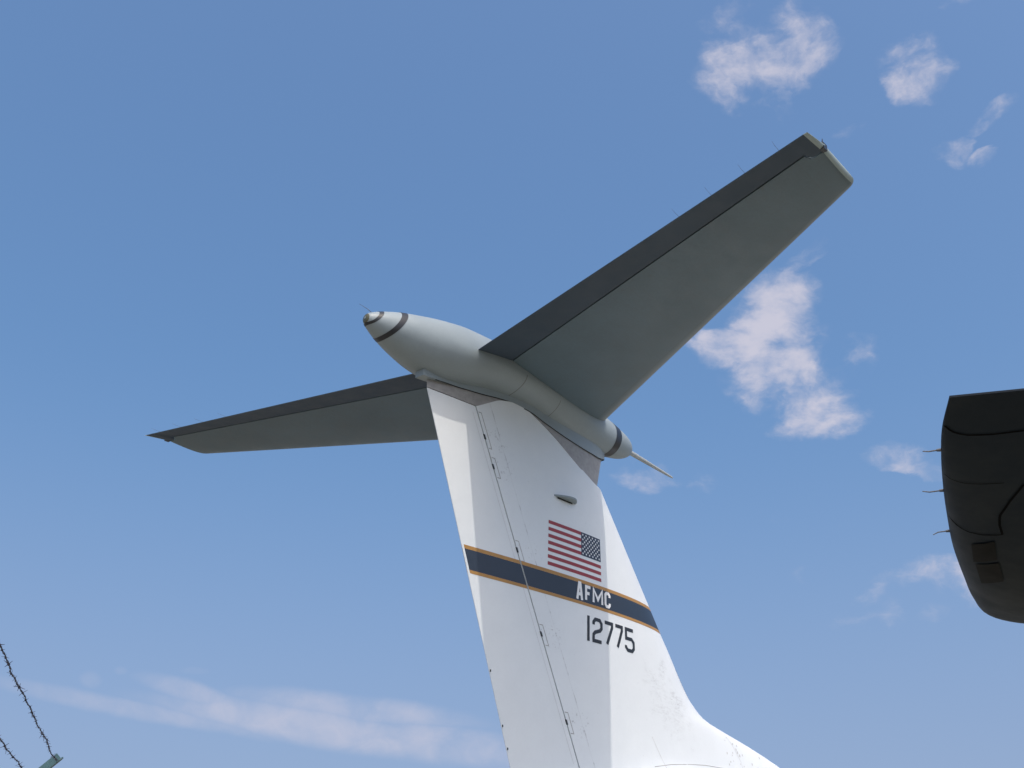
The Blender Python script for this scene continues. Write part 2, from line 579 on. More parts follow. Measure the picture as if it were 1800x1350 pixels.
# added dark strip standing in for the shade inside the rudder gap
vs, fs = [], []
for k in range(41):
    z = -0.9 - 6.0 * k / 40
    yy = fin_y(x_hg(z), z) - 0.022
    for side in (-1, 1):
        vs += [(x_hg(z) - 0.03, side * yy, z + GZ), (x_hg(z) + 0.03, side * yy, z + GZ)]
for k in range(40):
    for s in (0, 2):
        a = k * 4 + s
        fs.append((a, a + 1, a + 5, a + 4))
mesh('rudder_gap_shade', vs, fs, GAP_SHADE, plane, smooth=False)

# bare metal cap between fin and bullet
x_cf = lambda z: 8.255 + (min(z, -0.3) + 1.2) * 0.25


def cap_y(x, z):
    xl = x_cf(z)
    c = xl - 3.50
    return 0.965 * TCF * 4.75 * naca((xl - x) / c)


_capbot = lambda x: -0.862 if x < 4.66 else _top(x) - 0.010
ss = [0.5 - 0.5 * math.cos(math.pi * i / 110) for i in range(111)]
V = []
for side in (-1, 1):
    for s in (ss if side < 0 else ss[::-1][1:-1]):
        x0 = 3.545 + (8.3 - 3.545) * s
        for v in range(5):
            zb_ = _capbot(x0)
            z = zb_ + (-0.30 - zb_) * v / 4
            x = 3.545 + (x_cf(z) - 3.545) * s
            V.append((x, side * max(cap_y(x, z), 0.004), z + GZ))
nr = len(V) // 5
F = grid_faces(nr, 5, False, True)
for i in range(110):
    a, b = i * 5, (i + 1) * 5
    a2, b2 = ((nr - i) % nr) * 5, (nr - i - 1) * 5
    F.append((a, b, b2, a2) if a != a2 and b != b2 else ((a, b, b2) if a == a2 else (a, b, a2)))
mesh('fin_cap', V, F, BARE, plane, angle=40)

# --- bullet fairing
BX = [2.06, 2.075, 2.11, 2.17, 2.26, 2.42, 2.7, 3.1, 3.6, 4.2, 5.0, 6.0, 7.0, 7.8, 8.4, 8.8, 9.1, 9.3, 9.42, 9.45]
BR = [0.010, 0.060, 0.100, 0.138, 0.182, 0.250, 0.345, 0.448, 0.554, 0.63, 0.646, 0.617, 0.546, 0.461, 0.381, 0.319, 0.254, 0.163, 0.06, 0.004]
b_r = pchip(BX, BR)
b_zc = lambda x: float(np.interp(x, [2.1, 5, 9.45], [-0.1618, -0.1109, -0.1406]))
_bb = pchip([2.0, 2.9, 3.1, 3.6, 4.2, 5.0, 5.5, 6.0, 6.4, 7.0, 7.8, 8.4, 9.5],
            [0.0, 0.0, 0.0, 0.06, 0.18, 0.32, 0.345, 0.315, 0.23, 0.12, 0.03, 0.0, 0.0])


def bullet_pt(x, th, off=0.0):
    r = b_r(x); zc = b_zc(x)
    y = math.cos(th) * r; z = math.sin(th)
    z = z * r if z > 0 else z * (r - _bb(x))
    p = Vector((x, y, zc + z + GZ))
    if off:
        p += Vector((0, math.cos(th), math.sin(th))) * off
    return p


xs = sorted(set([round(2.06 + 7.39 * (0.5 - 0.5 * math.cos(math.pi * i / 90)), 4) for i in range(91)] + BX))
NB = 56
V = [bullet_pt(x, 2 * math.pi * k / NB) for x in xs for k in range(NB)]
F = grid_faces(len(xs), NB, True)
F += [tuple(range(NB)), tuple(range((len(xs) - 1) * NB, len(xs) * NB))]
bullet = mesh('bullet_fairing', V, F, GREY, plane, angle=60)


def bullet_band(name, xa, xb, off, mat, parent, t0=0, t1=360, n=64, nx=4, tilt=0.0):
    closed = abs(t1 - t0) >= 360
    V = []
    m = n if closed else n + 1
    for i in range(nx + 1):
        x = xa + (xb - xa) * i / nx
        for k in range(m):
            th = R(t0 + (t1 - t0) * k / n)
            V.append(bullet_pt(x + tilt * b_r(x) * math.sin(th), th, off))
    return mesh(name, V, grid_faces(nx + 1, m, closed), mat, parent, angle=60)


bullet_band('ring', 2.54, 2.645, 0.004, BLACKP, bullet, tilt=0.55)
bullet_band('ring', 2.185, 2.25, 0.004, BLACKP, bullet, tilt=0.70)
bullet_band('ring', 8.485, 8.70, 0.004, BLACKP, bullet)
bullet_band('tip_lens', 2.062, 2.088, 0.003, LENS, bullet)
bullet_band('panel_seam', 5.40, 5.417, 0.002, SEAM, bullet, 180, 262, 30, 1)
bullet_band('panel_seam', 6.45, 6.462, 0.002, SEAM, bullet, 195, 262, 30, 1)

# nose probe and tail whisker
v, f = tube([(9.36, 0, GZ - 0.142), (9.62, 0, GZ - 0.155), (10.85, 0, GZ - 0.222), (10.99, 0, GZ - 0.230)],
            [0.052, 0.050, 0.026, 0.018], 16)
mesh('nose_probe', v, f, PROBE, bullet)
v, f = tube([(2.24, 0, GZ - 0.02), (2.1, 0, GZ + 0.02), (1.92, 0.0, GZ + 0.035)], [0.006, 0.004, 0.002], 8)
mesh('static_wick', v, f, WICK, bullet)

# skirt that hangs from the bullet over the cap
_sk = pchip([3.2, 3.354, 3.601, 3.902, 4.345, 4.787, 5.201, 5.486, 5.931, 6.398, 7.063, 7.619, 8.054, 8.40],
            [-0.75, -0.738, -0.712, -0.674, -0.629, -0.585, -0.528, -0.504, -0.524, -0.619, -0.721, -0.755, -0.742, -0.66])


def sk_y(x):
    u = min(max((8.42 - x) / 4.95, 0.0), 1.0)
    return max(0.965 * TCF * 4.75 * naca(u), 0.085) + 0.012


xs2 = [3.354 + (8.415 - 3.354) * (i / 70) for i in range(71)]
V = []
loop = [(x, -1) for x in xs2] + [(x, 1) for x in xs2[::-1]]
for x, side in loop:
    y = sk_y(x)
    V += [(x, side * (y - 0.014), _sk(x) + GZ), (x, side * y, _sk(x) + GZ), (x, side * y, GZ - 0.20)]
F = grid_faces(len(loop), 3, False, True)
NL = len(xs2)
for i in range(NL - 1):                            # closed underside
    F.append((i * 3, (i + 1) * 3, (2 * NL - 2 - i) * 3, (2 * NL - 1 - i) * 3))
mesh('fairing_skirt', V, F, GREY, bullet, angle=30)
# dark strip that paints the contact shadow under the skirt
V = []
loop2 = [q for q in loop if q[0] > 3.62]
for x, side in loop2:
    y = sk_y(x) - 0.004
    V += [(x, side * y, _sk(x) + 0.015 + GZ), (x, side * y, _sk(x) - 0.018 + GZ)]
mesh('skirt_contact_shadow', V, grid_faces(len(loop2), 2, False, False), GAP_SHADE, bullet, angle=30)

# --- tailplane halves
B = 7.65
DIH = 0.1455
lerp = lambda a, b, t: a + (b - a) * t
sL = lambda y: lerp(8.2664, 4.2058, y / 7.608)
sH = lambda y: lerp(5.1782, 3.1376, y / 7.687)
sT = lambda y: lerp(4.2489, 2.7365, y / 7.66)


def stab_sec(y):
    """chord, mid-line and half thickness at span station y"""
    c = sL(y) - sT(y)
    return c


def stab_z(y, uc):
    c = stab_sec(y)
    mid = 0.1 * c / 3.9 * (uc / 0.77) ** 1.2
    return mid + DIH * y / B


def make_half(s):
    half = 'tailplane'
    ys = [0.2, 0.6, 1.2, 2, 3, 4, 5, 6, 6.8, 7.2, 7.36, 7.40, 7.44, 7.50, 7.55, 7.58, 7.60, 7.62, 7.635, 7.645, B]
    us = [0.5 - 0.5 * math.cos(math.pi * i / 26) for i in range(27)]
    us = [u ** 1.25 for u in us]
    rows, uv = [], []
    for y in ys:
        q = min(max((y - 7.53) / 0.12, 0), 1)
        k = math.sqrt(max(1 - max((y - 7.56) / 0.09, 0) ** 2, 0.0009))
        xl = sL(y) - 0.10 * (1 - math.sqrt(max(1 - q * q, 0)))
        xh = sH(y) + (0.0 if y < 7.37 else min((y - 7.36) / 0.05, 1) * 0.12) + 0.012
        c = sL(y) - sT(y)
        row = []
        for sd_ in (-1, 1):
            for i, u in enumerate(us if sd_ < 0 else us[::-1][:-1]):
                x = xl + (xh - xl) * u
                uc = (sL(y) - x) / c
                h = 0.10 * c * naca(min(max((xl - x) / (xl - sL(y) + c), 0), 1)) * k
                yy = y - 0.015 * (1 - u) * (y / B) ** 10
                row.append((x, s * yy, stab_z(y, max(uc, 0)) + sd_ * h + GZ))
                uv.append((u, y / B))
        rows.append(row)
    nc = len(rows[0])
    V = [p for r in rows for p in r]
    F = grid_faces(len(rows), nc, True)
    F.append(tuple(range((len(rows) - 1) * nc, len(rows) * nc)))
    # tip cap faces get the lighter tone that stands for lit edges
    mi = []
    for fc in F:
        mi.append(1 if min(fc) // nc >= ys.index(7.60) else 0)
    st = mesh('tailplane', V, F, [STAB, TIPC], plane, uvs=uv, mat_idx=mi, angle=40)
    # elevator
    ys2 = [0.60, 1.2, 2, 3, 4, 5, 6, 6.8, 7.2, 7.38, 7.40, 7.45, 7.5, 7.55, 7.6, 7.64, 7.66]
    V, mi = [], []
    NE = 8
    for y in ys2:
        c = stab_sec(y)
        xh = sH(y) - 0.020 + (0.0 if y < 7.39 else min((y - 7.38) / 0.04, 1) * 0.12)
        k = math.sqrt(max(1 - max((y - 7.58) / 0.08, 0) ** 2, 0.01))
        ucx = (sL(y) - xh) / c
        h = 0.10 * c * naca(min(ucx, 1))
        zm = stab_z(y, ucx)
        te = DIH * y / B - 0.136 * (1 - 0.5 * y / B)
        row = []
        for sd_ in (-1, 1):
            for i in range(NE + 1):
                u = i / NE if sd_ < 0 else 1 - i / NE
                x = xh + (sT(y) - xh) * u
                hh = (h * (1 - u) + 0.006) * k
                zc = zm * (1 - u) + te * u
                row.append((x, s * y, zc + sd_ * hh + GZ))
        V += row
    nc = 2 * (NE + 1)
    F = grid_faces(len(ys2), nc, True)
    F += [tuple(range(nc)), tuple(range((len(ys2) - 1) * nc, len(ys2) * nc))]
    mi = [1 if min(fc) // nc >= ys2.index(7.6) else 0 for fc in F]
    mesh('elevator', V, F, [ELEV, TIPC], st, mat_idx=mi, angle=40)
    # added dark strip that stands for the shade in the hinge gap
    V = []
    for y in [0.6 + (7.36 - 0.6) * i / 30 for i in range(31)]:
        c = stab_sec(y)
        ucx = (sL(y) - sH(y)) / c
        z = stab_z(y, ucx) - 0.10 * c * naca(ucx) + 0.022 + GZ
        V += [(sH(y) + 0.035, s * y, z), (sH(y) - 0.045, s * y, z)]
    mesh('hinge_gap_shade', V, grid_faces(31, 2), GAP_SHADE, st, smooth=False)
    # static wicks along the elevator
    for y in (5.40, 6.02, 6.62, 7.20):
        z = DIH * y / B - 0.136 * (1 - 0.5 * y / B) + GZ
        x = sT(y)
        v, f = tube([(x + 0.04, s * y, z), (x - 0.12, s * (y + 0.01), z + 0.004), (x - 0.21, s * (y + 0.02), z + 0.016)],
                    [0.0026, 0.0018, 0.0012], 6)
        mesh('static_wick', v, f, WICK, st)
    # broken tip lamp socket at the hinge end of the tip
    yl = 7.625
    v, f = box((sH(yl) + 0.10, s * yl, DIH + 0.015 + GZ), (0.05, 0, 0), (0.0, 0.034, 0), (0, 0, 0.045))
    mesh('tip_lamp_socket', v, f, BLACKP, st, smooth=False)
    v, f = tube([(sH(yl) + 0.02, s * 7.655, DIH + 0.03 + GZ), (sH(yl) + 0.01, s * 7.665, DIH + 0.085 + GZ)], [0.010, 0.004], 7)
    mesh('tip_lamp_bracket', v, f, BLACKP, st)
    return st


starboard = make_half(-1)
port = make_half(1)


# --- markings laid on the fin skin
def on_fin(x, z, side=-1, off=0.003):
    return (x, side * (fin_y(x, z) + off), z + GZ)


def quad_patch(p00, p10, p11, p01, nx, nz, side=-1, off=0.003):
    """bilinear patch in fin (x, z) coordinates wrapped on the skin"""
    V = []
    for j in range(nz + 1):
        for i in range(nx + 1):
            u, v = i / nx, j / nz
            x = (p00[0] * (1 - u) + p10[0] * u) * (1 - v) + (p01[0] * (1 - u) + p11[0] * u) * v
            z = (p00[1] * (1 - u) + p10[1] * u) * (1 - v) + (p01[1] * (1 - u) + p11[1] * u) * v
            V.append(on_fin(x, z, side, off))
    return V, grid_faces(nz + 1, nx + 1)


def stroke(pts, wdt, closed=False):
    """mitred ribbon along a polyline -> quads as (p00, p10, p11, p01)"""
    P = [np.array(p, float) for p in pts]
    n = len(P)
    L, Rr = [], []
    for i in range(n):
        d1 = P[i] - P[i - 1] if i > 0 else P[1] - P[0]
        d2 = P[i + 1] - P[i] if i < n - 1 else P[-1] - P[-2]
        d1 = d1 / np.linalg.norm(d1); d2 = d2 / np.linalg.norm(d2)
        n1 = np.array([-d1[1], d1[0]]); n2 = np.array([-d2[1], d2[0]])
        mm = n1 + n2
        ln = np.linalg.norm(mm)
        mm = n1 if ln < 0.2 else mm / ln
        k = min(1 / max(mm @ n1, 0.2), 1.9)
        L.append(P[i] + mm * wdt / 2 * k); Rr.append(P[i] - mm * wdt / 2 * k)
    return [(Rr[i], Rr[i + 1], L[i + 1], L[i]) for i in range(n - 1)]


def stroke_geo(quads, off):
    parts = []
    for q in quads:
        ln = max(np.linalg.norm(q[1] - q[0]), 0.01)
        parts.append(quad_patch(q[0], q[1], q[2], q[3], max(1, int(ln / 0.06)), 1, -1, off))
    return join(parts)


GLYPH = {
    '1': [[(0.5, 0), (0.5, 1)]],
    '2': [[(0, .74), (0, .86), (.22, 1), (.78, 1), (1, .86), (1, .64), (.82, .52), (.2, .40), (0, .28), (0, 0), (1, 0)]],
    '7': [[(0, 1), (1, 1), (1, .84), (.30, 0)]],
    '5': [[(1, 1), (0.06, 1), (0.06, .56), (.76, .56), (1, .43), (1, .14), (.78, 0), (.22, 0), (0, .14), (0, .22)]],
    'A': [[(0, 0), (.38, 1), (.62, 1), (1, 0)], [(.16, .30), (.84, .30)]],
    'F': [[(0, 0), (0, 1), (1, 1)], [(0, .52), (.78, .52)]],
    'M': [[(0, 0), (0, 1), (.5, .28), (1, 1), (1, 0)]],
    'C': [[(1, .72), (1, .86), (.76, 1), (.24, 1), (0, .86), (0, .14), (.24, 0), (.76, 0), (1, .14), (1, .28)]],
}


def glyph(ch, x0, x1, z0, z1, wdt, off):
    parts = []
    for pl in GLYPH[ch]:
        pts = [(x0 + wdt / 2 + (x1 - x0 - wdt) * p[0], z0 + wdt / 2 + (z1 - z0 - wdt) * p[1]) for p in pl]
        if ch == '1':
            pts = [((x0 + x1) / 2, z0), ((x0 + x1) / 2, z1)]
        elif ch == 'A':
            pts = [(p[0], z0 + (z1 - z0) * q[1]) if q[1] in (0, 1) else p for p, q in zip(pts, pl)]
        parts.append(stroke_geo(stroke(pts, wdt), off))
    return join(parts)


def band(za, zb, off, seg):
    """horizontal band round the fin skin; seg = 'fin' or 'rudder'"""
    parts = []
    NX = 70 if seg == 'fin' else 16
    for side in (-1, 1):
        V = []
        for j in range(4):
            z = lerp(za, zb, j / 3)
            xa = x_hg(z) + 0.016 if seg == 'fin' else x_te(z) - 0.002
            xb = x_le(z) - 0.0005 if seg == 'fin' else x_hg(z) - 0.016
            for i in range(NX + 1):
                s = i / NX
                s = 1 - (1 - s) ** 2.2 if seg == 'fin' else s
                V.append(on_fin(lerp(xa, xb, s), z, side, off))
        parts.append((V, grid_faces(4, NX + 1)))
    if seg == 'fin':                               # wrap over the leading edge
        V = []
        for j in range(4):
            z = lerp(za, zb, j / 3)
            y = fin_y(x_le(z) - 0.0005, z) + off
            V += [(x_le(z) - 0.0005, -y, z + GZ), (x_le(z) + off, 0, z + GZ), (x_le(z) - 0.0005, y, z + GZ)]
        parts.append((V, grid_faces(4, 3)))
    return join(parts)


for seg, par in (('fin', fin), ('rudder', rudder)):
    v, f = band(-3.455, -3.792, 0.003, seg); mesh('blue_band', v, f, SLATE, par, angle=60)
    v, f = band(-3.392, -3.4545, 0.003, seg); mesh('gold_border', v, f, GOLD, par, angle=60)
    v, f = band(-3.7925, -3.848, 0.003, seg); mesh('gold_border', v, f, GOLD, par, angle=60)

# flag: thirteen stripes (the white ones are the paint beneath), dark canton with fifty stars
FX0, FX1, FZ0, FZ1 = 6.503, 7.962, -3.312, -2.484
CX0 = 7.392
HS = (FZ1 - FZ0) / 13
parts, mi = [], []
for k in range(7):
    zt = FZ1 - 2 * k * HS
    xe = CX0 if 2 * k < 7 else FX1
    p = quad_patch((FX0, zt - HS), (xe, zt - HS), (xe, zt), (FX0, zt), 16, 1)
    parts.append(p); mi += [0] * len(p[1])
cz0 = FZ1 - 7 * HS
p = quad_patch((CX0, cz0), (FX1, cz0), (FX1, FZ1), (CX0, FZ1), 8, 6)
parts.append(p); mi += [1] * len(p[1])
for r_ in range(9):
    nst = 6 if r_ % 2 == 0 else 5
    for q in range(nst):
        cx = CX0 + (FX1 - CX0) * ((q + 1) * 2 - (1 if r_ % 2 == 0 else 0)) / 12
        cz = FZ1 - (FZ1 - cz0) * (r_ + 1) / 10
        vv = []
        for k in range(10):
            rr = 0.026 if k % 2 == 0 else 0.0125
            th = math.pi / 2 + k * math.pi / 5
            vv.append(on_fin(cx + rr * math.cos(th), cz + rr * math.sin(th), -1, 0.005))
        vv.append(on_fin(cx, cz, -1, 0.005))
        parts.append((vv, [(k, (k + 1) % 10, 10) for k in range(10)])); mi += [2] * 10
v, f = join(parts)
mesh('flag', v, f, [RED, NAVY, STARW], fin, mat_idx=mi, smooth=False)

LW = 0.058
for ch, x0, x1 in (('A', 7.250, 7.436), ('F', 7.487, 7.668), ('M', 7.697, 8.000), ('C', 8.040, 8.222)):
    v, f = glyph(ch, x0, x1, -3.768, -3.464, LW if ch != 'M' else 0.056, 0.006)
    mesh('letter', v, f, STARW, fin, smooth=False)
for ch, x0, x1 in (('1', 7.548, 7.618), ('2', 7.690, 7.975), ('7', 8.003, 8.281), ('7', 8.312, 8.575), ('5', 8.620, 8.930)):
    v, f = glyph(ch, x0, x1, -4.468, -4.012, 0.066, 0.004)
    mesh('digit', v, f, BLACKP, fin, smooth=False)


# --- small fittings on the fin
def seam_line(name, pts, wdt, mat, parent, off=0.002):
    v, f = stroke_geo(stroke(pts, wdt), off)
    return mesh(name, v, f, mat, parent, smooth=False)


for hx, hz in ((4.872, -1.38), (5.094, -1.87), (5.77, -3.221), (6.423, -4.562), (7.107, -5.941)):
    ang = -0.4804
    top, bot, wd = (0.42, -0.18, 0.095) if hz == -1.38 else (0.16, -0.17, 0.105)
    a = lambda dz, dx: (x_hg(hz + dz) + dx, hz + dz)
    seam_line('hinge_cover_outline', [a(top, 0.03), a(top, wd), a(bot, wd), a(bot, 0.03)], 0.012, OUTL, fin)
    yy = fin_y(x_hg(hz), hz)
    v, f = box((x_hg(hz), -yy - 0.004, hz + GZ), (0.017, 0, 0), (0, 0.010, 0), (-0.4804 * 0.04, 0, 0.04))
    mesh('hinge_fitting', v, f, BLACKP, fin, smooth=False)
# faint skin joints
seam_line('skin_seam', [(x_hg(z) - 0.12, z) for z in np.linspace(-1.0, -6.6, 40)], 0.006, FAINT, rudder)
seam_line('skin_seam', [(x_le(z) - 0.16, z) for z in np.linspace(-4.45, -4.95, 14)] + [(x_le(-5.05) - 0.08, -5.03), (x_le(-5.05) + 0.1, -5.12)],
          0.012, SEAM, fin)
seam_line('skin_seam', [(9.35, -5.9), (9.62, -6.25), (9.8, -6.5)], 0.010, FAINT, fin)
seam_line('skin_seam', [(9.38, -6.424), (9.9, -6.33), (10.517, -6.258), (11.1, -6.21), (11.736, -6.196), (12.4, -6.22)], 0.011, OUTL, fin)
seam_line('skin_seam', [(12.05, -5.50), (12.3, -5.75), (12.5, -6.0), (12.6, -6.3)], 0.010, FAINT, fin)
# rivets and scuffs along the dorsal fillet
parts = []
for k in range(26):
    z = random.uniform(-6.2, -5.5); x = random.uniform(11.9, 13.6)
    if x < x_le(z) - 0.15:
        r_ = random.uniform(0.012, 0.026)
        parts.append(quad_patch((x - r_, z - r_), (x + r_, z - r_), (x + r_, z + r_), (x - r_, z + r_), 1, 1, -1, 0.003))
v, f = join(parts)
mesh('fastener', v, f, FAINT, fin, smooth=False)['kind'] = 'stuff'
# small drain stubs along the rudder's trailing edge
for z in (-5.35, -6.18, -6.52):
    v, f = box((x_te(z) + 0.02, -0.014, z + GZ), (0.007, 0, 0), (0, 0.007, 0), (0, 0, 0.018))
    mesh('trailing_edge_stub', v, f, BLACKP, rudder, smooth=False)

# shelf-shaped blade antenna standing out of the fin side
V = []
N = 20
for lay in (0, 1):
    for i in range(N + 1):
        t = i / N
        x = 6.64 + 0.60 * t
        out = 0.165 * (math.sin(math.pi * t ** 1.35) ** 0.7 if 0 < t < 1 else 0)
        z = -1.985 + (0.022 if lay else -0.004)
        y0 = fin_y(x, z)
        V.append((x, -(y0 - 0.01), z + GZ)); V.append((x, -(y0 + out), z + GZ + (0.006 if lay else 0)))
nc = 2 * (N + 1)
F = []
for i in range(N):
    a = 2 * i
    F += [(a, a + 1, a + 3, a + 2), (nc + a, nc + a + 2, nc + a + 3, nc + a + 1), (a + 1, nc + a + 1, nc + a + 3, a + 3)]
mesh('blade_antenna', V, F, GREY, fin, angle=40)
v, f = stroke_geo(stroke([(6.72, -2.003), (7.14, -2.003)], 0.03), 0.012)
mesh('antenna_contact_shadow', v, f, BLACKP, fin, smooth=False)  # painted contact shadow where the antenna meets the fin

# --- fuselage beneath the frame
ST = [(4.7, -8.0, 0.12), (5.2, -8.05, 0.40), (6.2, -8.1, 0.80), (8, -8.25, 1.30), (11, -8.42, 1.82), (14, -8.5, 2.0),
      (22, -8.5, 2.05), (40, -8.5, 2.05), (43, -8.7, 1.6), (45, -8.95, 0.9), (45.8, -9.1, 0.1)]
fz = pchip([s[0] for s in ST], [s[1] for s in ST]); fr = pchip([s[0] for s in ST], [s[2] for s in ST])
V = []
fx = [4.7 + 41.1 * (i / 70) for i in range(71)]
for x in fx:
    for k in range(40):
        th = 2 * math.pi * k / 40
        V.append((x, fr(x) * math.cos(th), fz(x) + fr(x) * math.sin(th) + GZ))
F = grid_faces(len(fx), 40, True) + [tuple(range(40)), tuple(range(70 * 40, 71 * 40))]
mesh('fuselage', V, F, WHITE_R, plane, angle=60)

# ------------------------------------------------------------------ neighbouring dark aircraft
WZ = GZ - 7.35
dark = empty('parked_aircraft', (-1.0, -14.0, 0),
             'dark grey aircraft wing tip with static wicks jutting in from the right edge', 'aircraft')
TIPX = [(-4.23, -11.16), (-3.95, -11.015), (-3.68, -10.90), (-3.21, -10.72), (-2.93, -10.62), (-2.46, -10.46),
        (-1.98, -10.32), (-1.50, -10.19), (-1.12, -10.12), (-1.02, -10.15), (-0.97, -10.22)]
_L = [0.0]
for a, b in zip(TIPX, TIPX[1:]):
    _L.append(_L[-1] + math.dist(a, b))
_L = [l / _L[-1] for l in _L]
tip_x = pchip(_L, [p[0] for p in TIPX]); tip_y = pchip(_L, [p[1] for p in TIPX])
dT = Vector((0.447, -0.894)); dL = Vector((0.44, -0.90))
HWING = 0.20


def wing_pt(s, t, side):
    d = dT.lerp(dL, s)
    x = tip_x(s) + d.x * t; y = tip_y(s) + d.y * t
    e = math.sqrt(max(1 - (1 - min(t / 0.50, 1)) ** 2, 0))
    h = HWING * naca(1 - s) * 2.0 * e + 0.004
    return Vector((x, y, WZ + side * h + t * 0.01))


S_ = [0.5 - 0.5 * math.cos(math.pi * i / 60) for i in range(61)]
T_ = [0.5 * (1 - math.cos(math.pi / 2 * i / 12)) for i in range(13)] + [0.7, 1, 1.5, 2.2, 3, 4, 5.5, 7.0]
V = [wing_pt(s, t, -1) for t in T_ for s in S_] + [wing_pt(s, t, 1) for t in T_ for s in S_]
n1_ = len(T_) * 61
F = grid_faces(len(T_), 61) + [tuple(i + n1_ for i in q) for q in grid_faces(len(T_), 61)]
for j in range(60):
    F.append((j, j + 1, n1_ + j + 1, n1_ + j))
for i in range(len(T_) - 1):
    for e_ in (0, 60):
        a, b = i * 61 + e_, (i + 1) * 61 + e_
        F.append((a, b, n1_ + b, n1_ + a))
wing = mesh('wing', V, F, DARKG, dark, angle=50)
bvh = BVHTree.FromPolygons([Vector(v) for v in V], F)


def under(x, y, off=0.003):
    hit = bvh.ray_cast(Vector((x, y, WZ - 3)), Vector((0, 0, 1)))
    z = hit[0].z if hit[0] is not None else WZ
    return Vector((x, y, z - off))


def wing_ribbon(name, pts, wdt, mat, parent, off=0.003):
    fx_, fy_ = [p[0] for p in pts], [p[1] for p in pts]
    ls = [0.0]
    for a, b in zip(pts, pts[1:]):
        ls.append(ls[-1] + math.dist(a, b))
    m = max(4, int(ls[-1] / 0.03))
    ll = [ls[-1] * k / m for k in range(m + 1)]
    P_ = [(float(np.interp(l, ls, fx_)), float(np.interp(l, ls, fy_))) for l in ll]
    qs = stroke(P_, wdt)
    prs = [(q[0], q[3]) for q in qs] + [(qs[-1][1], qs[-1][2])]
    vs = [under(p[0], p[1], off) for pr in prs for p in pr]
    return mesh(name, vs, grid_faces(len(prs), 2), mat, parent, smooth=False)


wing_ribbon('panel_seam', [(-4.0, -11.045), (-3.965, -11.05), (-3.93, -11.06), (-3.898, -11.094), (-3.862, -11.171), (-3.825, -11.291), (-3.5, -12.2), (-2.7, -13.9)], 0.011, WSEAM, wing)
wing_ribbon('panel_seam', [(-3.526, -10.848), (-3.496, -10.858), (-3.461, -10.893), (-3.439, -10.97), (-3.42, -11.06)], 0.005, WSEAM, wing)
wing_ribbon('panel_seam', [(-3.00, -10.652), (-2.965, -10.661), (-2.925, -10.670), (-2.89, -10.70), (-2.872, -10.75), (-2.869, -10.80), (-2.872, -10.845)], 0.010, WSEAM, wing)
wing_ribbon('panel_seam', [(-2.872, -10.845), (-2.988, -10.876), (-3.09, -10.915), (-3.232, -11.014), (-3.368, -11.123), (-3.43, -11.3), (-2.5, -13.5)], 0.011, WSEAM, wing)
for cs in (((-2.736, -10.648), (-2.797, -10.78), (-2.546, -10.696), (-2.475, -10.556)),
           ((-2.443, -10.553), (-2.504, -10.691), (-2.219, -10.609), (-2.12, -10.460))):
    V = []
    for j in range(7):
        for i in range(7):
            u, v = i / 6, j / 6
            V.append(under(*[(cs[0][k] * (1 - u) + cs[1][k] * u) * (1 - v) + (cs[3][k] * (1 - u) + cs[2][k] * u) * v for k in (0, 1)], 0.006))
    mesh('lamp_window', V, grid_faces(7, 7), DARKER, wing)
for s0, ln, bend in ((0.155, 0.058, 0.0), (0.300, 0.076, 0.004), (0.475, 0.065, -0.014)):
    p = Vector((tip_x(s0), tip_y(s0), WZ)); tg = Vector((tip_x(s0 + .01) - tip_x(s0 - .01), tip_y(s0 + .01) - tip_y(s0 - .01), 0)).normalized()
    nrm = Vector((-tg.y, tg.x, 0))
    v1 = tube([p - nrm * 0.02, p + nrm * 0.018], [0.010, 0.006], 8)
    q = p + nrm * 0.016
    v2 = tube([q, q + nrm * ln * 0.6 + tg * 0.004, q + nrm * ln + Vector((0, 0, bend)) - tg * 0.006], [0.0034, 0.003, 0.0022], 7)
    v, f = join([v1, v2])
    mesh('static_wick', v, f, WICK, wing)
# fuselage it belongs to, out of the picture
V = []
ax = Vector((0.956, 0.292, 0)); sidev = Vector((-0.292, 0.956, 0))
c0 = Vector((1.2, -17.8, 2.6))
prof_ = [(-9, 0.1, 0.5), (-8, 0.5, 0.4), (-5, 1.1, 0.15), (-2, 1.35, 0), (6, 1.35, 0), (9, 1.0, -0.1), (10.5, 0.4, -0.25), (10.9, 0.05, -0.3)]
for l, r_, dz in prof_:
    for k in range(28):
        th = 2 * math.pi * k / 28
        V.append(c0 + ax * l + sidev * (r_ * math.cos(th)) + Vector((0, 0, dz + r_ * math.sin(th))))
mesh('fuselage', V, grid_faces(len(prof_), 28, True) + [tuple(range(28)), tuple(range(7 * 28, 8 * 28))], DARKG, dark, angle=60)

# ------------------------------------------------------------------ barbed wire fence
fd = Vector((0.5272, 0.8498, 0)).normalized()          # along the fence
fn = Vector((fd.y, -fd.x, 0))                          # across it
A1 = Vector((-5.851, -7.860, GZ - 8.628))
arm_d = (fn * 0.70 + Vector((0, 0, 0.714))).normalized()
foot = A1 - arm_d * 0.36
fence = empty('barbed_wire_fence', (foot.x, foot.y, 0),
              'dark barbed wire strands running up from a teal steel fence arm at lower left', 'fence')
v, f = tube([(foot.x, foot.y, 0), (foot.x, foot.y, foot.z + 0.02)], 0.03, 16)
mesh('post', v, f, TEAL, fence)
wv = fd * 0.018
up2 = arm_d.cross(fd).normalized()
cen = (foot + A1 + arm_d * 0.022) / 2
hl = (A1 + arm_d * 0.022 - foot).length / 2
ol = [(-hl, -1), (hl - 0.012, -1)] + [(hl - 0.012 + 0.020 * math.sin(R(a)), -math.cos(R(a))) for a in range(15, 180, 15)] + [(hl - 0.012, 1), (-hl, 1)]
nv_ = len(ol)
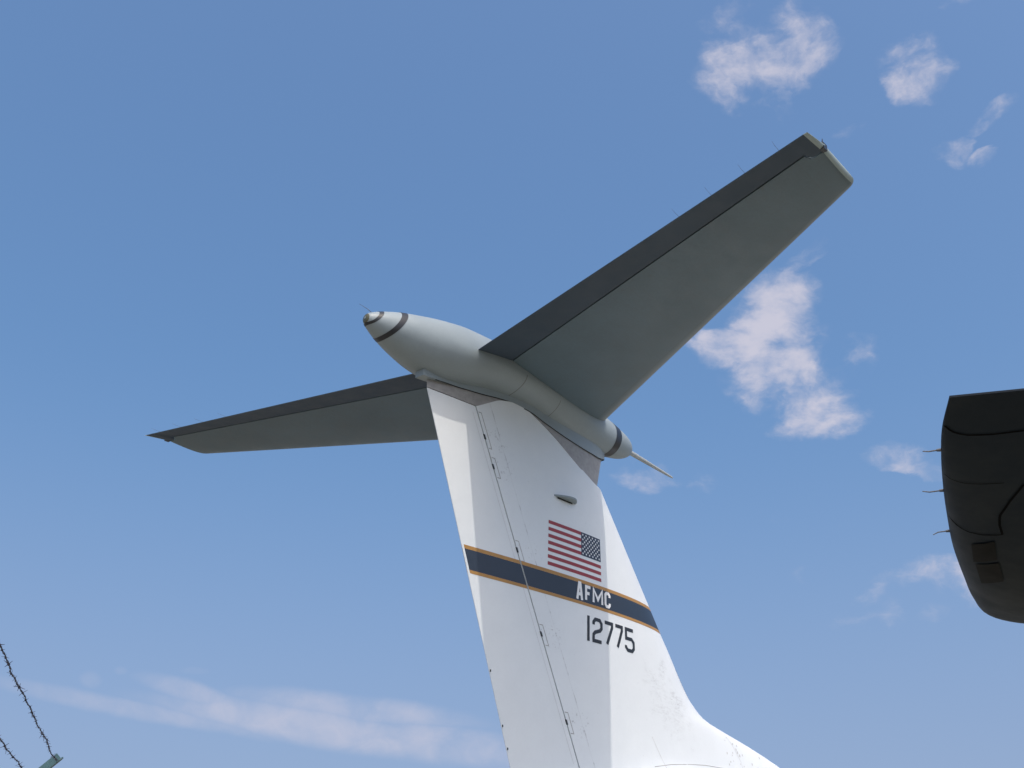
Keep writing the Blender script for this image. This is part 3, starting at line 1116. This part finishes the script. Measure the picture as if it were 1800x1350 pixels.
v1 = ([cen + arm_d * a + wv * b + up2 * (0.0025 * q) for q in (-1, 1) for a, b in ol],
      [tuple(range(nv_)), tuple(range(nv_, 2 * nv_))] + [(i, (i + 1) % nv_, nv_ + (i + 1) % nv_, nv_ + i) for i in range(nv_)])
v2 = box(cen + fd * 0.022 + up2 * 0.016, arm_d * hl, fd * 0.0025, up2 * 0.017)
v, f = join([v1, v2])
arm = mesh('arm', v, f, TEAL, fence, smooth=False)

barb_me = None


def strand(p_far, length, seed):
    global barb_me
    rnd = random.Random(seed)
    d = -fd
    n = int(length / 0.008)
    path = []
    ph = rnd.uniform(0, 6)
    for i in range(n + 1):
        l = i * 0.008
        wob = (0.003 * math.sin(l * 9 + ph) + 0.0012 * math.sin(l * 27 + 2 * ph) + 0.0006 * math.sin(l * 83))
        wob2 = 0.003 * math.sin(l * 11 + 1.3 * ph) + 0.001 * math.sin(l * 41 + ph)
        path.append(p_far + d * l + fn * wob + Vector((0, 0, wob2 - 0.006 * l)))
    ts = []
    for k in (0, 1):
        pp = [p + (fn * math.cos(i * 0.62 + k * math.pi) + Vector((0, 0, 1)) * math.sin(i * 0.62 + k * math.pi)) * 0.0014
              for i, p in enumerate(path)]
        ts.append(tube(pp, 0.0013, 5))
    v, f = join(ts)
    so = mesh('wire_strand', v, f, WIRE, fence, angle=60)
    if barb_me is None:
        parts = []
        for k in range(3):                         # wrapped turns and four points
            pts = [Vector((0.0034 * math.cos(a), 0.0035 * (a / 6.28 - 1), 0.0034 * math.sin(a))) for a in np.linspace(0, 12.6, 22)]
        parts.append(tube(pts, 0.0012, 5))
        for a, y, tl in ((0.5, -0.004, 0.019), (2.2, 0.003, 0.014), (3.9, -0.002, 0.020), (5.4, 0.004, 0.013)):
            e = Vector((math.cos(a), 0.25 * math.sin(3 * a), math.sin(a)))
            parts.append(tube([Vector((0, y, 0)), e * tl * 0.5 + Vector((0, y, 0)), e * tl + Vector((0, y, 0))], [0.0013, 0.0011, 0.0006], 5))
        v, f = join(parts)
        barb_me = bpy.data.meshes.new('barb')
        barb_me.from_pydata([tuple(q) for q in v], [], f)
        barb_me.materials.append(WIRE)
    l = 0.05
    base = world_loc(fence)
    while l < length - 0.02:
        p = path[int(l / 0.008)]
        o = bpy.data.objects.new('barb', barb_me)
        link(o, so)
        o.location = p - base
        q = Vector((0, 1, 0)).rotation_difference(d)
        o.rotation_mode = 'QUATERNION'
        spin = Matrix.Rotation(rnd.uniform(0, 6.28), 4, d).to_quaternion()
        tilt_ = Matrix.Rotation(rnd.uniform(-0.5, 0.5), 4, fn).to_quaternion()
        o.rotation_quaternion = tilt_ @ spin @ q
        sc_ = rnd.uniform(0.5, 0.85)
        o.scale = (sc_, sc_, sc_)
        l += rnd.uniform(0.055, 0.13)
    return so


strand(A1 + up2 * 0.004, 3.1, 3)
strand(A1 - arm_d * 0.115 + up2 * 0.004, 3.3, 8)
